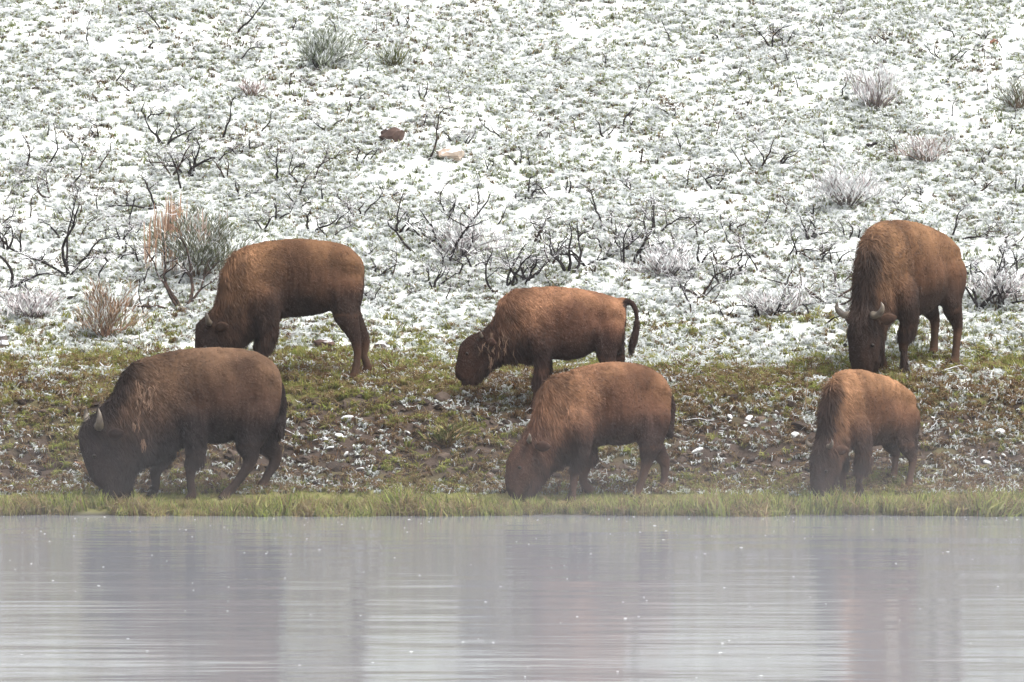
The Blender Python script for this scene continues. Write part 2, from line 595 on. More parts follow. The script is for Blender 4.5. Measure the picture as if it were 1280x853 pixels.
def cover():
    # wet snow caught in the flattened grass of the slope
    pr = [tuft("snow_tuft", 20, .085, .016, .055, SNOWG + STRAWS[:1] + BROWNS[1:2], .52, 1.0) for _ in range(5)]
    pr += [tuft("frost_tuft", 18, .10, .012, .05, SNOWG, .76, .8) for _ in range(3)]
    pr += [lump("snow_wad", .05, [SNOW], .4) for _ in range(4)]
    p = points(52000, -9.3, 9.3, 4.0, 20.3, lambda x, y: zones(x, y)[0] * (.30 + .70 * sstep(.32, .58, fbm(xyz(x, y * 1.6), .8, 71, 3))))
    n = len(p)
    pk = rng.integers(0, 8, n)
    wad = rng.random(n) < .10 + .22 * sstep(.5, .65, fbm(p * [1, 1, 0], .7, 77, 2))
    pk[wad] = rng.integers(8, 12, wad.sum())
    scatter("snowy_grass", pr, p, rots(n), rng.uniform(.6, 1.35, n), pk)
    # dark gaps: green and dead grass showing through the snow
    pr = [tuft("green_tuft", 18, .075, .012, .06, [(.20, .24, .09), (.26, .29, .14), (.15, .18, .06)], .15, .8) for _ in range(3)]
    pr += [tuft("dead_tuft", 14, .07, .013, .05, BROWNS + STRAWS[:2], .12, .9) for _ in range(3)]
    p = points(14000, -9.3, 9.3, 5.0, 20.3, lambda x, y: zones(x, y)[0] * sstep(.42, .62, fbm(xyz(x, y), 1.7, 73, 3) + .06 * sstep(12, 18, y)))
    n = len(p)
    dead = fbm(p * [1, 1, 0], .9, 75, 2) + rng.normal(0, .1, n) > .56
    scatter("bare_grass_patches", pr, p, rots(n), rng.uniform(.6, 1.3, n), np.where(dead, rng.integers(3, 6, n), rng.integers(0, 3, n)))
    # green and brown turf of the bank
    pr = [tuft("turf_tuft", 22, .085, .010, .06, GREENS[2:3] + FRESH + [(.30, .29, .09), (.34, .31, .10)], .01, .8) for _ in range(4)]
    pr += [tuft("straw_tuft", 18, .11, .009, .05, STRAWS + BROWNS + RUST, .02, .9) for _ in range(4)]
    pr += [tuft("dusted_tuft", 18, .07, .010, .05, GREENS, .45, 1.0) for _ in range(2)]
    p = points(46000, -9.3, 9.3, 1.2, 7.2, lambda x, y: (1 - zones(x, y)[0] * .8) * (1 - .55 * zones(x, y)[1]))
    n = len(p)
    st = fbm(p * [1, 1, 0], 1.2, 79, 3) + rng.normal(0, .09, n) - .06 * sstep(3.2, 4.2, p[:, 1]) > .59
    pk = np.where(st, rng.integers(4, 8, n), rng.integers(0, 4, n))
    du = rng.random(n) < .01 + .06 * sstep(.5, .7, fbm(p * [1, 1, 0], 2.1, 81, 2)) + .40 * sstep(4.2, 5.8, p[:, 1])
    pk[du] = rng.integers(8, 10, du.sum())
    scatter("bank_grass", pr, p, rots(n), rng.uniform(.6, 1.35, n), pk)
    # fresh grass along the water
    pr = [tuft("shore_tuft", 14, .15, .009, .06, FRESH + [(.44, .43, .20)] + GREENS[:1], .0, .30, .5) for _ in range(4)]
    pr += [tuft("shore_straw_tuft", 14, .17, .008, .06, STRAWS + FRESH[3:], .0, .6, .6) for _ in range(3)]
    p = points(12500, -9.5, 9.5, -.5, 1.75, lambda x, y: zones(x, y)[2] * sstep(-.12, .05, y + (fbm(xyz(x, y * 0), 1.1, 83, 3) - .5) * 1.1))
    n = len(p)
    st = rng.random(n) < .15 + .55 * sstep(.25, 1.0, p[:, 1])
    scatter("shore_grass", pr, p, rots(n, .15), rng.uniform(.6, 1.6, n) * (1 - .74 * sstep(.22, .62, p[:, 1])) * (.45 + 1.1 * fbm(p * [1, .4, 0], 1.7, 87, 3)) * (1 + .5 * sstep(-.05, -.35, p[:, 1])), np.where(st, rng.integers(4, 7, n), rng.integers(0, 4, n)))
    # clods of trodden earth and wads of half-melted snow on the cut bank
    pr = [lump("clod", .05, [(.07, .052, .042), (.09, .067, .053), (.05, .038, .032)], .6) for _ in range(5)]
    pr += [lump("snowy_clod", .05, [(.06, .045, .038)], .6, True) for _ in range(4)]
    pr += [lump("snow_lump", .034, [SNOW], .4) for _ in range(3)]
    p = points(9000, -9.3, 9.3, 1.3, 5.2, lambda x, y: .06 + .94 * zones(x, y)[1])
    n = len(p)
    pk = rng.integers(0, 5, n)
    sn = rng.random(n) < .05 + .16 * sstep(.5, .66, fbm(p * [1, 1, 0], 1.5, 89, 2))
    pk[sn] = rng.integers(5, 12, sn.sum())
    scatter("earth_clods", pr, p, rots(n, .4), rng.gamma(3.0, .16, n) + .1, pk)
cover()

# flecks of foam drifting on the river
def foam():
    v, f = [], []
    for i in range(330):
        y = -26 * random.random() ** 1.6 - .3
        x = random.uniform(-8.5, 8.5)
        r = random.uniform(.006, .015) * (1.5 if random.random() < .1 else 1)
        b = len(v)
        for k in range(7):
            a = 2 * math.pi * k / 7
            rr = r * random.uniform(.7, 1.2)
            v.append((x + math.cos(a) * rr, y + math.sin(a) * rr * 1.6, .004))
        v.append((x, y, .004 + r * .15))
        f += [(b + k, b + (k + 1) % 7, b + 7) for k in range(7)]
    o = mesh_obj("foam_flecks", v, f, M_FOAM)
    o["kind"] = "stuff"
foam()

# ------------------------------------------------------------------ bison
def catmull(P, n_per=5):
    P = np.asarray(P, float)
    Q = np.vstack([2 * P[0] - P[1], P, 2 * P[-1] - P[-2]])
    out, par = [], []
    for i in range(1, len(Q) - 2):
        for k in range(n_per):
            t = k / n_per
            a, b, c, d = Q[i - 1], Q[i], Q[i + 1], Q[i + 2]
            out.append(.5 * (2 * b + (c - a) * t + (2 * a - 5 * b + 4 * c - d) * t * t + (3 * b - a - 3 * c + d) * t ** 3))
            par.append(i - 1 + t)
    out.append(P[-1])
    par.append(len(P) - 1)
    return np.array(out), np.array(par)

def ring_faces(nr, n, off):
    f = []
    for i in range(nr - 1):
        for k in range(n):
            a, b = off + i * n + k, off + i * n + (k + 1) % n
            f.append((a, b, b + n, a + n))
    f.append(tuple(off + k for k in reversed(range(n))))
    f.append(tuple(off + (nr - 1) * n + k for k in range(n)))
    return f

def loft_body(st, bend):
    """st rows: xt, zt, xb, zb, halfwidth, egg; bend(x) -> sideways shift"""
    V = []
    n = 28
    for xt, zt, xb, zb, w, egg in st:
        for k in range(n):
            a = 2 * math.pi * k / n
            c, s = math.cos(a), math.sin(a)
            h = .5 + .5 * (abs(c) ** .9) * (1 if c > 0 else -1)
            y = w * (abs(s) ** .85) * (1 if s > 0 else -1) * (1 - egg * c)
            V.append((xb + (xt - xb) * h, y, zb + (zt - zb) * h))
    return V, ring_faces(len(st), n, 0)

def loft_leg(pts, rx, ry, off):
    P = np.column_stack([np.asarray(pts, float), rx, ry])
    Q, _ = catmull(P, 4)
    V, n = [], 12
    for i, q in enumerate(Q):
        d = Q[min(i + 1, len(Q) - 1)][:3] - Q[max(i - 1, 0)][:3]
        d /= np.linalg.norm(d)
        f = np.array([1.0, 0, 0]) - d * d[0]
        f /= np.linalg.norm(f)
        l = np.cross(d, f)
        for k in range(n):
            a = 2 * math.pi * k / n
            V.append(tuple(q[:3] + f * math.cos(a) * q[3] - l * math.sin(a) * q[4]))
    return V, ring_faces(len(Q), n, off)

def make_bison(label, st, legs, ip, ref, yaw, ppm_k=None, zoom=None, size=1.0, pitch=0.0, head_turn=0.0,
               tone=(1, 1, 1), mane=.0, tail=None, horn=1.0, seed=1, head_dark=1.0, shed=None, belly=1.0, hump_fur=1.0, beard=1.0):
    rs = np.random.default_rng(seed)
    X0, Y0, Z0 = at_ground(*ref)
    c, s = math.cos(yaw), math.sin(yaw)
    if zoom:                                   # outline given in pixels of an enlarged view: put it on the animal's mid plane
        zx, zy, zk = zoom
        def loc(u, v, l=0.0):
            X, Z = at_plane(zx + u / zk, zy + v / zk, Y0)
            return (X0 + l * s - X) / c, Z - Z0
        st = [(*loc(a, b), *loc(cc, d), w) for a, b, cc, d, w in st]
        lg = []
        for l, front, pts in legs:
            lg.append((l, front, [(loc(a, b, l)[0], l, loc(a, b)[1]) for a, b in pts]))
        if tail:
            tail = [loc(a, b) for a, b in tail]
    else:
        cp, sp = math.cos(pitch), math.sin(pitch)
        tilt = lambda x, z: (x * cp + z * sp, z * cp - x * sp)
        st = [(*tilt(a * size, b * size), *tilt(cc * size, d * size), w * size) for a, b, cc, d, w in st]
        lg = [(l * size, fr, [(*[tilt(a * size, b * size)[0]], l * size, tilt(a * size, b * size)[1]) for a, b in pts]) for l, fr, pts in legs]
        if tail:
            tail = [tilt(a * size, b * size) for a, b in tail]
    st = np.array(st)
    H = (st[:, 1].max())
    ns = len(st)
    st[:, 3] += .040 * sstep(.5, 2, np.arange(ns)) * (1 - sstep(ip * .55, ip * .8, np.arange(ns)))
    egg = np.interp(np.arange(ns), [0, ns * .3, ip * .62, ip, ns], [.1, .06, .30, .12, -.05])
    rows, par = catmull(np.column_stack([st, egg]), 5)
    rows[:, 4] = np.maximum(rows[:, 4], .02)
    rows[:, 4] *= np.interp(par, [0, ip * .5, ip, ns], [.94, .90, .94, .92])
    V, F = loft_body(rows, None)
    # legs, stood on the slope
    Rz = math.pi + yaw
    cz, sz = math.cos(Rz), math.sin(Rz)
    def wz(x, y):
        return float(ground_z(X0 + x * cz - y * sz, Y0 + x * sz + y * cz, False)) - Z0
    k = H / 1.65
    feet = []
    wsh, whp = st[int(ip * .55), 4], st[2, 4]
    for l, front, pts in lg:
        pts = np.array(pts)
        g = wz(pts[-1][0], pts[-1][1]) + .0
        sh = g + .0 - pts[-1][2]
        w = np.array([0, .12, .5, .8, 1.0])
        pts[:, 2] += sh * w
        sg_ = 1 if l > 0 else -1
        if front:
            pts[0, 1], pts[1, 1] = sg_ * wsh * .74, sg_ * wsh * .70
        else:
            pts[0, 1], pts[1, 1] = sg_ * whp * .62, sg_ * whp * .72
            pts[0, 0] = max(pts[0, 0], st[0, 0] + .27 * k)
            pts[1, 0] = max(pts[1, 0], st[0, 0] + .19 * k)
        toe = pts[-1] + np.array([.035 * k, 0, 0])
        pts = np.vstack([pts[:-1], pts[-1] + np.array([0, 0, .07 * k]), toe])
        if front:
            rx = np.array([.20, .135, .066, .048, .054, .070]) * k
            ry = np.array([.125, .105, .058, .044, .050, .062]) * k
        else:
            rx = np.array([.25, .165, .080, .050, .054, .070]) * k
            ry = np.array([.145, .115, .058, .044, .050, .062]) * k
        hd = pts[0] + np.array([.05 * k if front else -.0, -sg_ * (.10 if front else .06) * k, (.26 if front else .20) * k])
        pts = np.vstack([hd, pts])
        rx, ry = np.concatenate([[.07 * k], rx]), np.concatenate([[.05 * k], ry])
        v, f = loft_leg(pts, rx, ry, len(V))
        V += v
        F += f
        feet.append((pts, front))
    if tail:
        tp = [(x, .0, z) for x, z in tail]
        tp = [tp[0]] + tp
        tp[0] = (tp[0][0] + .12, 0, tp[0][2] - .05)
        tt = catmull(np.array(tp), 3)[0]
        tr = np.interp(np.linspace(0, 1, len(tt)), [0, .2, .55, .85, 1], [.07, .06, .052, .07, .03]) * k
        v, f = [], []
        mb = MB()
        mb.tube(tt, tr, 8)
        off = len(V)
        V += [tuple(q) for q in mb.v]
        F += [tuple(i + off for i in q) for q in mb.f]
    V = np.array(V)
    # sideways turn of neck and head
    xs = st[int(ip * .72), 0]
    xh = st[ip, 0]
    def turn(P):
        P = np.array(P, float)
        if head_turn == 0:
            return P
        t = np.clip((P[:, 0] - xs) / max(.2, (xh - xs) * 1.3), 0, 1)
        a = head_turn * t * t
        dx = P[:, 0] - xs
        front = P[:, 0] > xs
        nx_ = np.where(front, xs + dx * np.cos(a) - P[:, 1] * np.sin(a), P[:, 0])
        ny_ = np.where(front, P[:, 1] * np.cos(a) + dx * np.sin(a), P[:, 1])
        return np.stack([nx_, ny_, P[:, 2]], 1)
    nleg = len(rows) * 28
    Vt = V.copy()
    Vt[:nleg] = turn(V[:nleg])
    tmp = mesh_obj("tmp_body", Vt, F, None)
    md = tmp.modifiers.new("r", 'REMESH')
    md.mode = 'VOXEL'
    md.voxel_size = .018
    sm = tmp.modifiers.new("s", 'SMOOTH')
    sm.factor, sm.iterations = .5, 8
    dg = bpy.context.evaluated_depsgraph_get()
    ev = tmp.evaluated_get(dg)
    me = ev.to_mesh()
    nv = len(me.vertices)
    co = np.empty(nv * 3, np.float32)
    me.vertices.foreach_get("co", co)
    co = co.reshape(-1, 3).astype(float)
    no = np.empty(nv * 3, np.float32)
    me.vertex_normals.foreach_get("vector", no)
    no = no.reshape(-1, 3).astype(float)
    me.calc_loop_triangles()
    faces = np.array([tuple(p.vertices) for p in me.polygons if len(p.vertices) == 4])
    ev.to_mesh_clear()
    bpy.data.objects.remove(tmp)
    # where on the animal each vertex lies (s along the spine, h from belly to back)
    un = co.copy()
    if head_turn:
        t = np.clip((co[:, 0] - xs) / max(.2, (xh - xs) * 1.3), 0, 1)
        a = -head_turn * t * t
        dx = co[:, 0] - xs
        un[:, 0] = np.where(co[:, 0] > xs, xs + dx * np.cos(a) - co[:, 1] * np.sin(a), co[:, 0])
    A, B = rows[:, [2, 3]], rows[:, [0, 1]]
    P2 = un[:, [0, 2]]
    AB = B - A
    L2 = (AB ** 2).sum(1)
    T = ((P2[:, None, :] - A[None]) * AB[None]).sum(2) / L2[None]
    Tc = np.clip(T, 0, 1)
    D = ((A[None] + Tc[..., None] * AB[None] - P2[:, None, :]) ** 2).sum(2)
    j = D.argmin(1)
    ii = np.arange(nv)
    S = par[j] / ip                          # 0 rump .. 1 poll .. >1 head
    Hh = T[ii, j]
    out_ = np.sqrt(D[ii, j])
    legm = sstep(.03, .10, out_) * (Hh < .3) * (S < .93)
    gz = ground_z(X0 + co[:, 0] * cz - co[:, 1] * sz, Y0 + co[:, 0] * sz + co[:, 1] * cz, False) - Z0
    ab = (co[:, 2] - gz) / H                 # height above the ground, in body heights
    tailm = np.zeros(nv)
    if tail:
        d = np.min([np.hypot(co[:, 0] - q[0], co[:, 2] - q[2]) for q in tt[4:]], 0)
        tailm = sstep(.11, .06, d) * (np.abs(co[:, 1]) < .1) * (S < .12)
    n1 = fbm(co + seed * 7, 3.2, seed, 3)
    n2 = fbm(co * [1, 1, .45] + seed * 5, 14, seed + 5, 2)
    base = np.array([.088, .047, .029])
    pale = np.array([.205, .116, .064])
    dark = np.array([.026, .0175, .0155])
    lower = np.array([.060, .040, .031])
    col = np.tile(base, (nv, 1))
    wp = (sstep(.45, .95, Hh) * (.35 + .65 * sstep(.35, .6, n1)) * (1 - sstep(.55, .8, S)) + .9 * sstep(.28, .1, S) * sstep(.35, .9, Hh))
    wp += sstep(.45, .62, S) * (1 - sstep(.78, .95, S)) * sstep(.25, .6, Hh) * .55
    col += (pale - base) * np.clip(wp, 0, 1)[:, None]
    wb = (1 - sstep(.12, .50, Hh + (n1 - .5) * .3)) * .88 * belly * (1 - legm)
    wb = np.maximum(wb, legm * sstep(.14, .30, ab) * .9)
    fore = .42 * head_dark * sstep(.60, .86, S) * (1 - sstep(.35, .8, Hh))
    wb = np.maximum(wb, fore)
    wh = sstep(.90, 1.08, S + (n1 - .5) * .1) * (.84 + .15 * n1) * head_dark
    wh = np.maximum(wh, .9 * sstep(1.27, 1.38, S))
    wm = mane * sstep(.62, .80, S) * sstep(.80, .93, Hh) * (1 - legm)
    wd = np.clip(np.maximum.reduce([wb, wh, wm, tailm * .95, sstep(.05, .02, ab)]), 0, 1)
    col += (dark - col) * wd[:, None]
    lowm = legm * (1 - sstep(.14, .26, ab)) * sstep(.03, .07, ab)
    col += (lower - col) * (lowm * .8)[:, None]
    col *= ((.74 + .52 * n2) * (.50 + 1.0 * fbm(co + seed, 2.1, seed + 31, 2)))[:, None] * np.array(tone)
    col *= .86
    # rumpled coat
    co2 = co + no * ((n2 - .5) * .022 * (1 - legm) + (fbm(co, 28, seed + 9, 2) - .5) * .008 - .012 * (1 - legm))[:, None]
    def bump(s0, h0, ws, wh_):
        return np.exp(-((S - s0) / ws) ** 2 - ((Hh - h0) / wh_) ** 2)
    sidef = np.clip(np.abs(no[:, 1]) * 1.5, 0, 1) * (1 - sstep(.5, 1, legm))
    form = (-.042 * bump(.27, .60, .07, .17) + .034 * bump(.15, .80, .05, .10) - .030 * bump(.235, .28, .035, .22)
            - .034 * bump(.50, .42, .030, .30) + .026 * bump(.58, .62, .06, .20) - .028 * bump(.73, .50, .035, .35)
            + .020 * bump(.36, .40, .06, .22) - .016 * np.sin(S * 75) * bump(.40, .45, .08, .20) * .35)
    co2 = co2 + no * (form * sidef * k)[:, None]
    root = empty("bison", (X0, Y0, Z0), Rz)
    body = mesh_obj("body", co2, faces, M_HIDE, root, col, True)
    # coat of hair: tapering strands laid back and down over the hide
    tri = np.concatenate([faces[:, [0, 1, 2]], faces[:, [0, 2, 3]]])
    e1, e2 = co2[tri[:, 1]] - co2[tri[:, 0]], co2[tri[:, 2]] - co2[tri[:, 0]]
    ar = np.linalg.norm(np.cross(e1, e2), axis=1)
    N_ = 60000
    ti = rs.choice(len(tri), N_, p=ar / ar.sum())
    r1, r2 = rs.random(N_), rs.random(N_)
    fl = r1 + r2 > 1
    r1[fl], r2[fl] = 1 - r1[fl], 1 - r2[fl]
    P = co2[tri[ti, 0]] + e1[ti] * r1[:, None] + e2[ti] * r2[:, None]
    vi = tri[ti, 0]
    nn, hs, hh, lm, aa, cc = no[vi], S[vi], Hh[vi], legm[vi], ab[vi], col[vi]
    ln = np.full(N_, .022) + .014 * sstep(.38, .55, hs)
    ln += .040 * hump_fur * sstep(.55, .75, hs) * sstep(.55, .95, hh)
    ln += .045 * sstep(.58, .80, hs) * (1 - lm) * (.5 + fbm(P, 4, seed + 41, 2))
    ln += .026 * (1 - sstep(.02, .18, hh)) * (1 - lm) * (hs < .9)
    ln += .10 * beard * sstep(.95, 1.05, hs) * (1 - sstep(1.18, 1.35, hs)) * (1 - sstep(.05, .25, hh))       # beard
    ln += .10 * lm * sstep(.20, .32, aa) * (hs > .42)                                               # chaps on the forelegs
    ln = np.where((hs > 1.0) & (hh > .25), .024 + .03 * (1 - sstep(1.0, 1.15, hs)), ln)
    ln += .05 * mane * sstep(.93, 1.0, hs) * (1 - sstep(1.10, 1.2, hs)) * sstep(.55, .8, hh)
    ln -= .010 * sstep(1.2, 1.4, hs)
    ln = np.where((lm > .5) & (aa < .24), .014, ln)
    ln += .05 * tailm[vi] * sstep(.55, .40, aa)
    ln *= rs.uniform(.6, 1.35, N_)
    ng = fbm(P + 3, 5, seed + 21, 2)
    clump0 = fbm(P, 13, seed + 47, 2)
    flow = np.stack([-.75 + (ng - .5) * .8, rs.normal(0, .22, N_) + (fbm(P, 6, seed + 23, 2) - .5) * .9, -.55 - .6 * (1 - sstep(.2, .6, hh)) - .6 * sstep(.6, .9, hs)], 1)
    flow[lm > .5] = np.array([-.25, 0, -1.0])
    bd = (hs > .93) & (hh < .3)
    flow[bd] = np.array([-.15, 0, -1.0])
    flow[:, 0] += rs.normal(0, .2, N_) + (clump0 - .5) * 1.6 * sstep(.5, .75, hs)
    flow -= nn * (flow * nn).sum(1)[:, None]
    flow /= np.linalg.norm(flow, axis=1)[:, None] + 1e-6
    lift = rs.uniform(.10, .55, N_)[:, None]
    d0 = flow + nn * lift
    d0 /= np.linalg.norm(d0, axis=1)[:, None]
    d1 = flow + nn * (lift * .2) + np.array([0, 0, -.35])
    d1 /= np.linalg.norm(d1, axis=1)[:, None]
    side = np.cross(nn, flow) + nn * rs.normal(0, .5, N_)[:, None]
    side /= np.linalg.norm(side, axis=1)[:, None]
    w = rs.uniform(.0025, .0052, N_)[:, None]
    A0 = P - nn * .004
    A1 = A0 + d0 * (ln * .55)[:, None]
    A2 = A1 + d1 * (ln * .5)[:, None]
    vs = np.stack([A0 - side * w, A0 + side * w, A1 - side * w * .8, A1 + side * w * .8, A2], 1).reshape(-1, 3)
    o5 = np.arange(N_) * 5
    fs = np.concatenate([np.stack([o5, o5 + 1, o5 + 3], 1), np.stack([o5, o5 + 3, o5 + 2], 1), np.stack([o5 + 2, o5 + 3, o5 + 4], 1)])
    clump = fbm(P * [1, 1, .35], 11, seed + 43, 2)
    br = (rs.uniform(.75, 1.35, N_) * (.8 + .5 * sstep(.3, .7, ng)) * (1 + (.9 * (clump - .5)) * sstep(.45, .7, hs)))[:, None]
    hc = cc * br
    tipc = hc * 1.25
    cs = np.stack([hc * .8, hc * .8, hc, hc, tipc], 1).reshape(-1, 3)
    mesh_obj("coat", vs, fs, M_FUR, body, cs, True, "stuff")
    # head fittings
    e = turn(np.array([[st[ip, 0], 0, st[ip, 1]], [st[ip, 2], 0, st[ip, 3]], [st[-2, 0], 0, st[-2, 1]], [st[ip, 0], 1, st[ip, 1]],
                       [st[ip + 2, 0], 0, st[ip + 2, 1]], [st[ip + 2, 2], 0, st[ip + 2, 3]]]))
    top, bot, muz = Vector(e[0]), Vector(e[1]), Vector(e[2])
    fv = (muz - top).normalized()
    lat = (Vector(e[3]) - Vector(e[0])).normalized()
    uv = (top - bot)
    uv = (uv - fv * uv.dot(fv)).normalized()
    wp_, we = st[ip, 4], st[ip + 2, 4]
    for sg in (1, -1):
        hb = top + (bot - top) * .10 + fv * .05 * k + lat * sg * wp_ * .72
        p = [hb, hb + lat * sg * .09 * k * horn + uv * .01, hb + lat * sg * .15 * k * horn - fv * .05 * k * horn + uv * .03 * k,
             hb + lat * sg * .17 * k * horn - fv * .10 * k * horn + uv * .04 * k, hb + lat * sg * .15 * k * horn - fv * .155 * k * horn + uv * .05 * k]
        q = catmull(np.array([tuple(x) for x in p]), 3)[0]
        mb = MB()
        mb.tube(q, np.interp(np.linspace(0, 1, len(q)), [0, .4, .8, 1], [.046, .038, .020, .003]) * k * horn ** .5, 9)
        mb.build("horn", M_HORN, root, True)
        eb = top + (bot - top) * .30 + fv * .02 * k + lat * sg * wp_ * .92
        mb = MB()
        ed = (lat * sg * .60 - uv * .55 - fv * .22).normalized()
        es = ed.cross(lat * sg).normalized()
        ecol = tuple(np.array([.05, .03, .022]) * np.array(tone))
        qs = [eb + ed * (t * .21 * k) for t in (0, .25, .5, .75, 1)]
        ws = [.04, .075, .09, .065, .01]
        b0 = len(mb.v)
        en = es.cross(ed)
        for i_, (q_, w_) in enumerate(zip(qs, ws)):
            for kk in range(8):
                a_ = 2 * math.pi * kk / 8
                mb.v.append(q_ + es * math.cos(a_) * w_ * k * .75 + en * math.sin(a_) * (.022 if i_ < 4 else .004) * k)
                mb.c.append(ecol)
        mb.f += ring_faces(5, 8, 0)
        mb.build("ear", M_HIDE, root, True)
        t2, b2 = Vector(e[4]), Vector(e[5])
        ey = t2 + (b2 - t2) * .30 + lat * sg * we * .98
        mb = MB()
        mb.tube([ey - fv * .022 * k, ey - fv * .012 * k, ey, ey + fv * .012 * k, ey + fv * .022 * k], [.004, .016 * k, .028 * k, .02 * k, .006], 8)
        mb.build("eye", M_EYE, root, True)
    if shed:
        mb = MB()
        for (u, v, dx, dz, n_) in shed:
            X, Z = at_plane(zoom[0] + u / zoom[2], zoom[1] + v / zoom[2], Y0)
            x_ = (X0 - X) / c
            z_ = Z - Z0
            near = (np.abs(co[:, 0] - x_) < .04) & (np.abs(co[:, 2] - z_) < .04)
            yy = co[near, 1].max() if near.any() else .2
            for _ in range(n_):
                b_ = Vector((x_ + random.gauss(0, dx), yy + .012, z_ + random.gauss(0, dz)))
                l_ = random.uniform(.05, .13)
                cc_ = jit((.15, .092, .06), .35)
                mb.ribbon([b_, b_ + Vector((random.gauss(0, .01), .02, -l_ * .5)), b_ + Vector((random.gauss(0, .02), .02, -l_))],
                          [.006, .009, .003], (1, 0, 0), [cc_] * 3)
        mb.build("shed_wool", M_FUR, body, False, "stuff")
    tag(root, label, "bison", "bison grazing on the river bank")
    return root

def herd():
    # standing with its head low behind the dark front animal
    make_bison("brown bison with short pale horns, its muzzle hidden behind the dark bison by the water",
        [(918, 250, 916, 330, .10), (903, 210, 898, 430, .20), (865, 165, 850, 470, .26), (800, 130, 790, 468, .29), (700, 112, 700, 492, .32),
         (600, 105, 600, 508, .32), (500, 110, 525, 512, .31), (400, 125, 455, 545, .30), (310, 155, 405, 575, .27), (245, 215, 370, 595, .24),
         (212, 310, 345, 615, .20), (192, 415, 318, 640, .175), (150, 478, 300, 670, .16), (98, 520, 285, 710, .155), (88, 590, 265, 750, .15),
         (95, 660, 235, 780, .13), (115, 730, 205, 795, .10), (140, 775, 180, 798, .06)],
        [(.20, False, [(850, 330), (825, 470), (868, 575), (882, 655), (868, 775)]), (-.20, False, [(850, 340), (850, 480), (908, 590), (908, 660), (930, 748)]),
         (.19, True, [(430, 390), (450, 530), (432, 640), (430, 720), (425, 800)]), (-.19, True, [(420, 390), (420, 530), (395, 640), (398, 710), (390, 780)])],
        12, (360, 471), R(4), zoom=(220, 270, 3.879), seed=3, tone=(1.0, .93, .86), horn=.75, hump_fur=.8)
    make_bison("smallish red-brown bison with its dark tail curved out, behind another bison's back",
        [(1112, 225, 1105, 310, .08), (1096, 185, 1075, 470, .18), (1040, 148, 1000, 505, .23), (950, 118, 920, 490, .26), (840, 95, 840, 530, .29),
         (720, 83, 750, 545, .30), (600, 84, 670, 535, .28), (500, 94, 600, 540, .26), (410, 118, 530, 545, .24), (350, 185, 465, 530, .20),
         (318, 272, 415, 535, .165), (250, 345, 352, 545, .145), (170, 375, 305, 580, .135), (115, 430, 268, 612, .13), (90, 520, 228, 645, .11),
         (82, 600, 168, 657, .09), (97, 640, 135, 660, .06)],
        [(.16, False, [(1010, 330), (985, 480), (1020, 600), (1010, 690), (1000, 790)]), (-.16, False, [(1030, 330), (1035, 480), (1062, 600), (1045, 680), (1035, 770)]),
         (.16, True, [(570, 370), (600, 500), (580, 610), (565, 700), (552, 775)]), (-.16, True, [(590, 370), (620, 510), (610, 620), (600, 690), (596, 760)])],
        11, (720, 500), R(0), zoom=(550, 340, 4.741), seed=5, tone=(1.12, 1.0, 1.0), horn=.35, head_dark=.55,
        tail=[(1085, 165), (1140, 190), (1166, 260), (1160, 350), (1142, 420), (1125, 475)], shed=[(370, 400, .08, .07, 26), (300, 540, .015, .06, 12)], hump_fur=.6, beard=.25)
    make_bison("large dark bison with a long pale horn and tan shedding wool by the water",
        [(996, 240, 988, 340, .11), (985, 185, 955, 460, .21), (930, 125, 885, 500, .27), (840, 92, 805, 512, .31), (720, 82, 720, 535, .35),
         (610, 86, 640, 530, .35), (500, 100, 575, 545, .33), (400, 130, 505, 575, .31), (320, 170, 445, 595, .28), (272, 255, 410, 605, .24),
         (225, 330, 380, 625, .205), (165, 385, 358, 655, .18), (118, 430, 335, 700, .17), (105, 495, 298, 722, .165), (122, 570, 255, 728, .145),
         (148, 645, 228, 725, .115), (172, 690, 206, 716, .07)],
        [(.21, False, [(890, 370), (855, 510), (862, 585), (800, 680), (757, 750)]), (-.21, False, [(910, 370), (945, 490), (968, 575), (930, 655), (915, 712)]),
         (.20, True, [(590, 380), (620, 520), (603, 630), (602, 700), (608, 780)]), (-.20, True, [(470, 420), (480, 550), (440, 640), (440, 690), (433, 745)])],
        11, (225, 624), R(16), zoom=(70, 410, 3.553), seed=8, tone=(.60, .62, .68), horn=1.25, mane=.9, belly=1.1,
        tail=[(990, 260), (1000, 330), (998, 400), (985, 455), (972, 495)], shed=[(375, 290, .06, .08, 46), (370, 500, .012, .02, 10), (335, 420, .02, .012, 6)])
    make_bison("red-brown young bison with two tiny upright horns, grazing in the fresh shore grass",
        [(884, 240, 880, 305, .08), (875, 192, 852, 450, .19), (820, 130, 790, 482, .25), (740, 95, 730, 492, .29), (650, 83, 640, 512, .32),
         (560, 85, 570, 507, .31), (460, 103, 500, 522, .29), (370, 133, 440, 552, .27), (292, 162, 400, 572, .24), (247, 235, 362, 582, .205),
         (218, 345, 325, 602, .18), (178, 425, 295, 625, .16), (128, 485, 272, 655, .15), (90, 550, 238, 692, .145), (79, 640, 200, 732, .118),
         (86, 705, 165, 754, .09), (108, 742, 142, 758, .06)],
        [(.17, False, [(800, 340), (785, 480), (768, 575), (748, 650), (723, 750)]), (-.17, False, [(800, 340), (835, 470), (858, 570), (858, 640), (856, 705)]),
         (.17, True, [(430, 380), (445, 500), (420, 610), (412, 690), (405, 765)]), (-.17, True, [(450, 380), (490, 510), (468, 620), (462, 690), (500, 742)])],
        11, (750, 623), R(18), zoom=(610, 430, 3.877), seed=11, tone=(1.22, 1.12, 1.12), horn=.5, head_dark=.5,
        tail=[(880, 250), (893, 310), (888, 370), (876, 420), (868, 450)], hump_fur=.6, beard=.25)
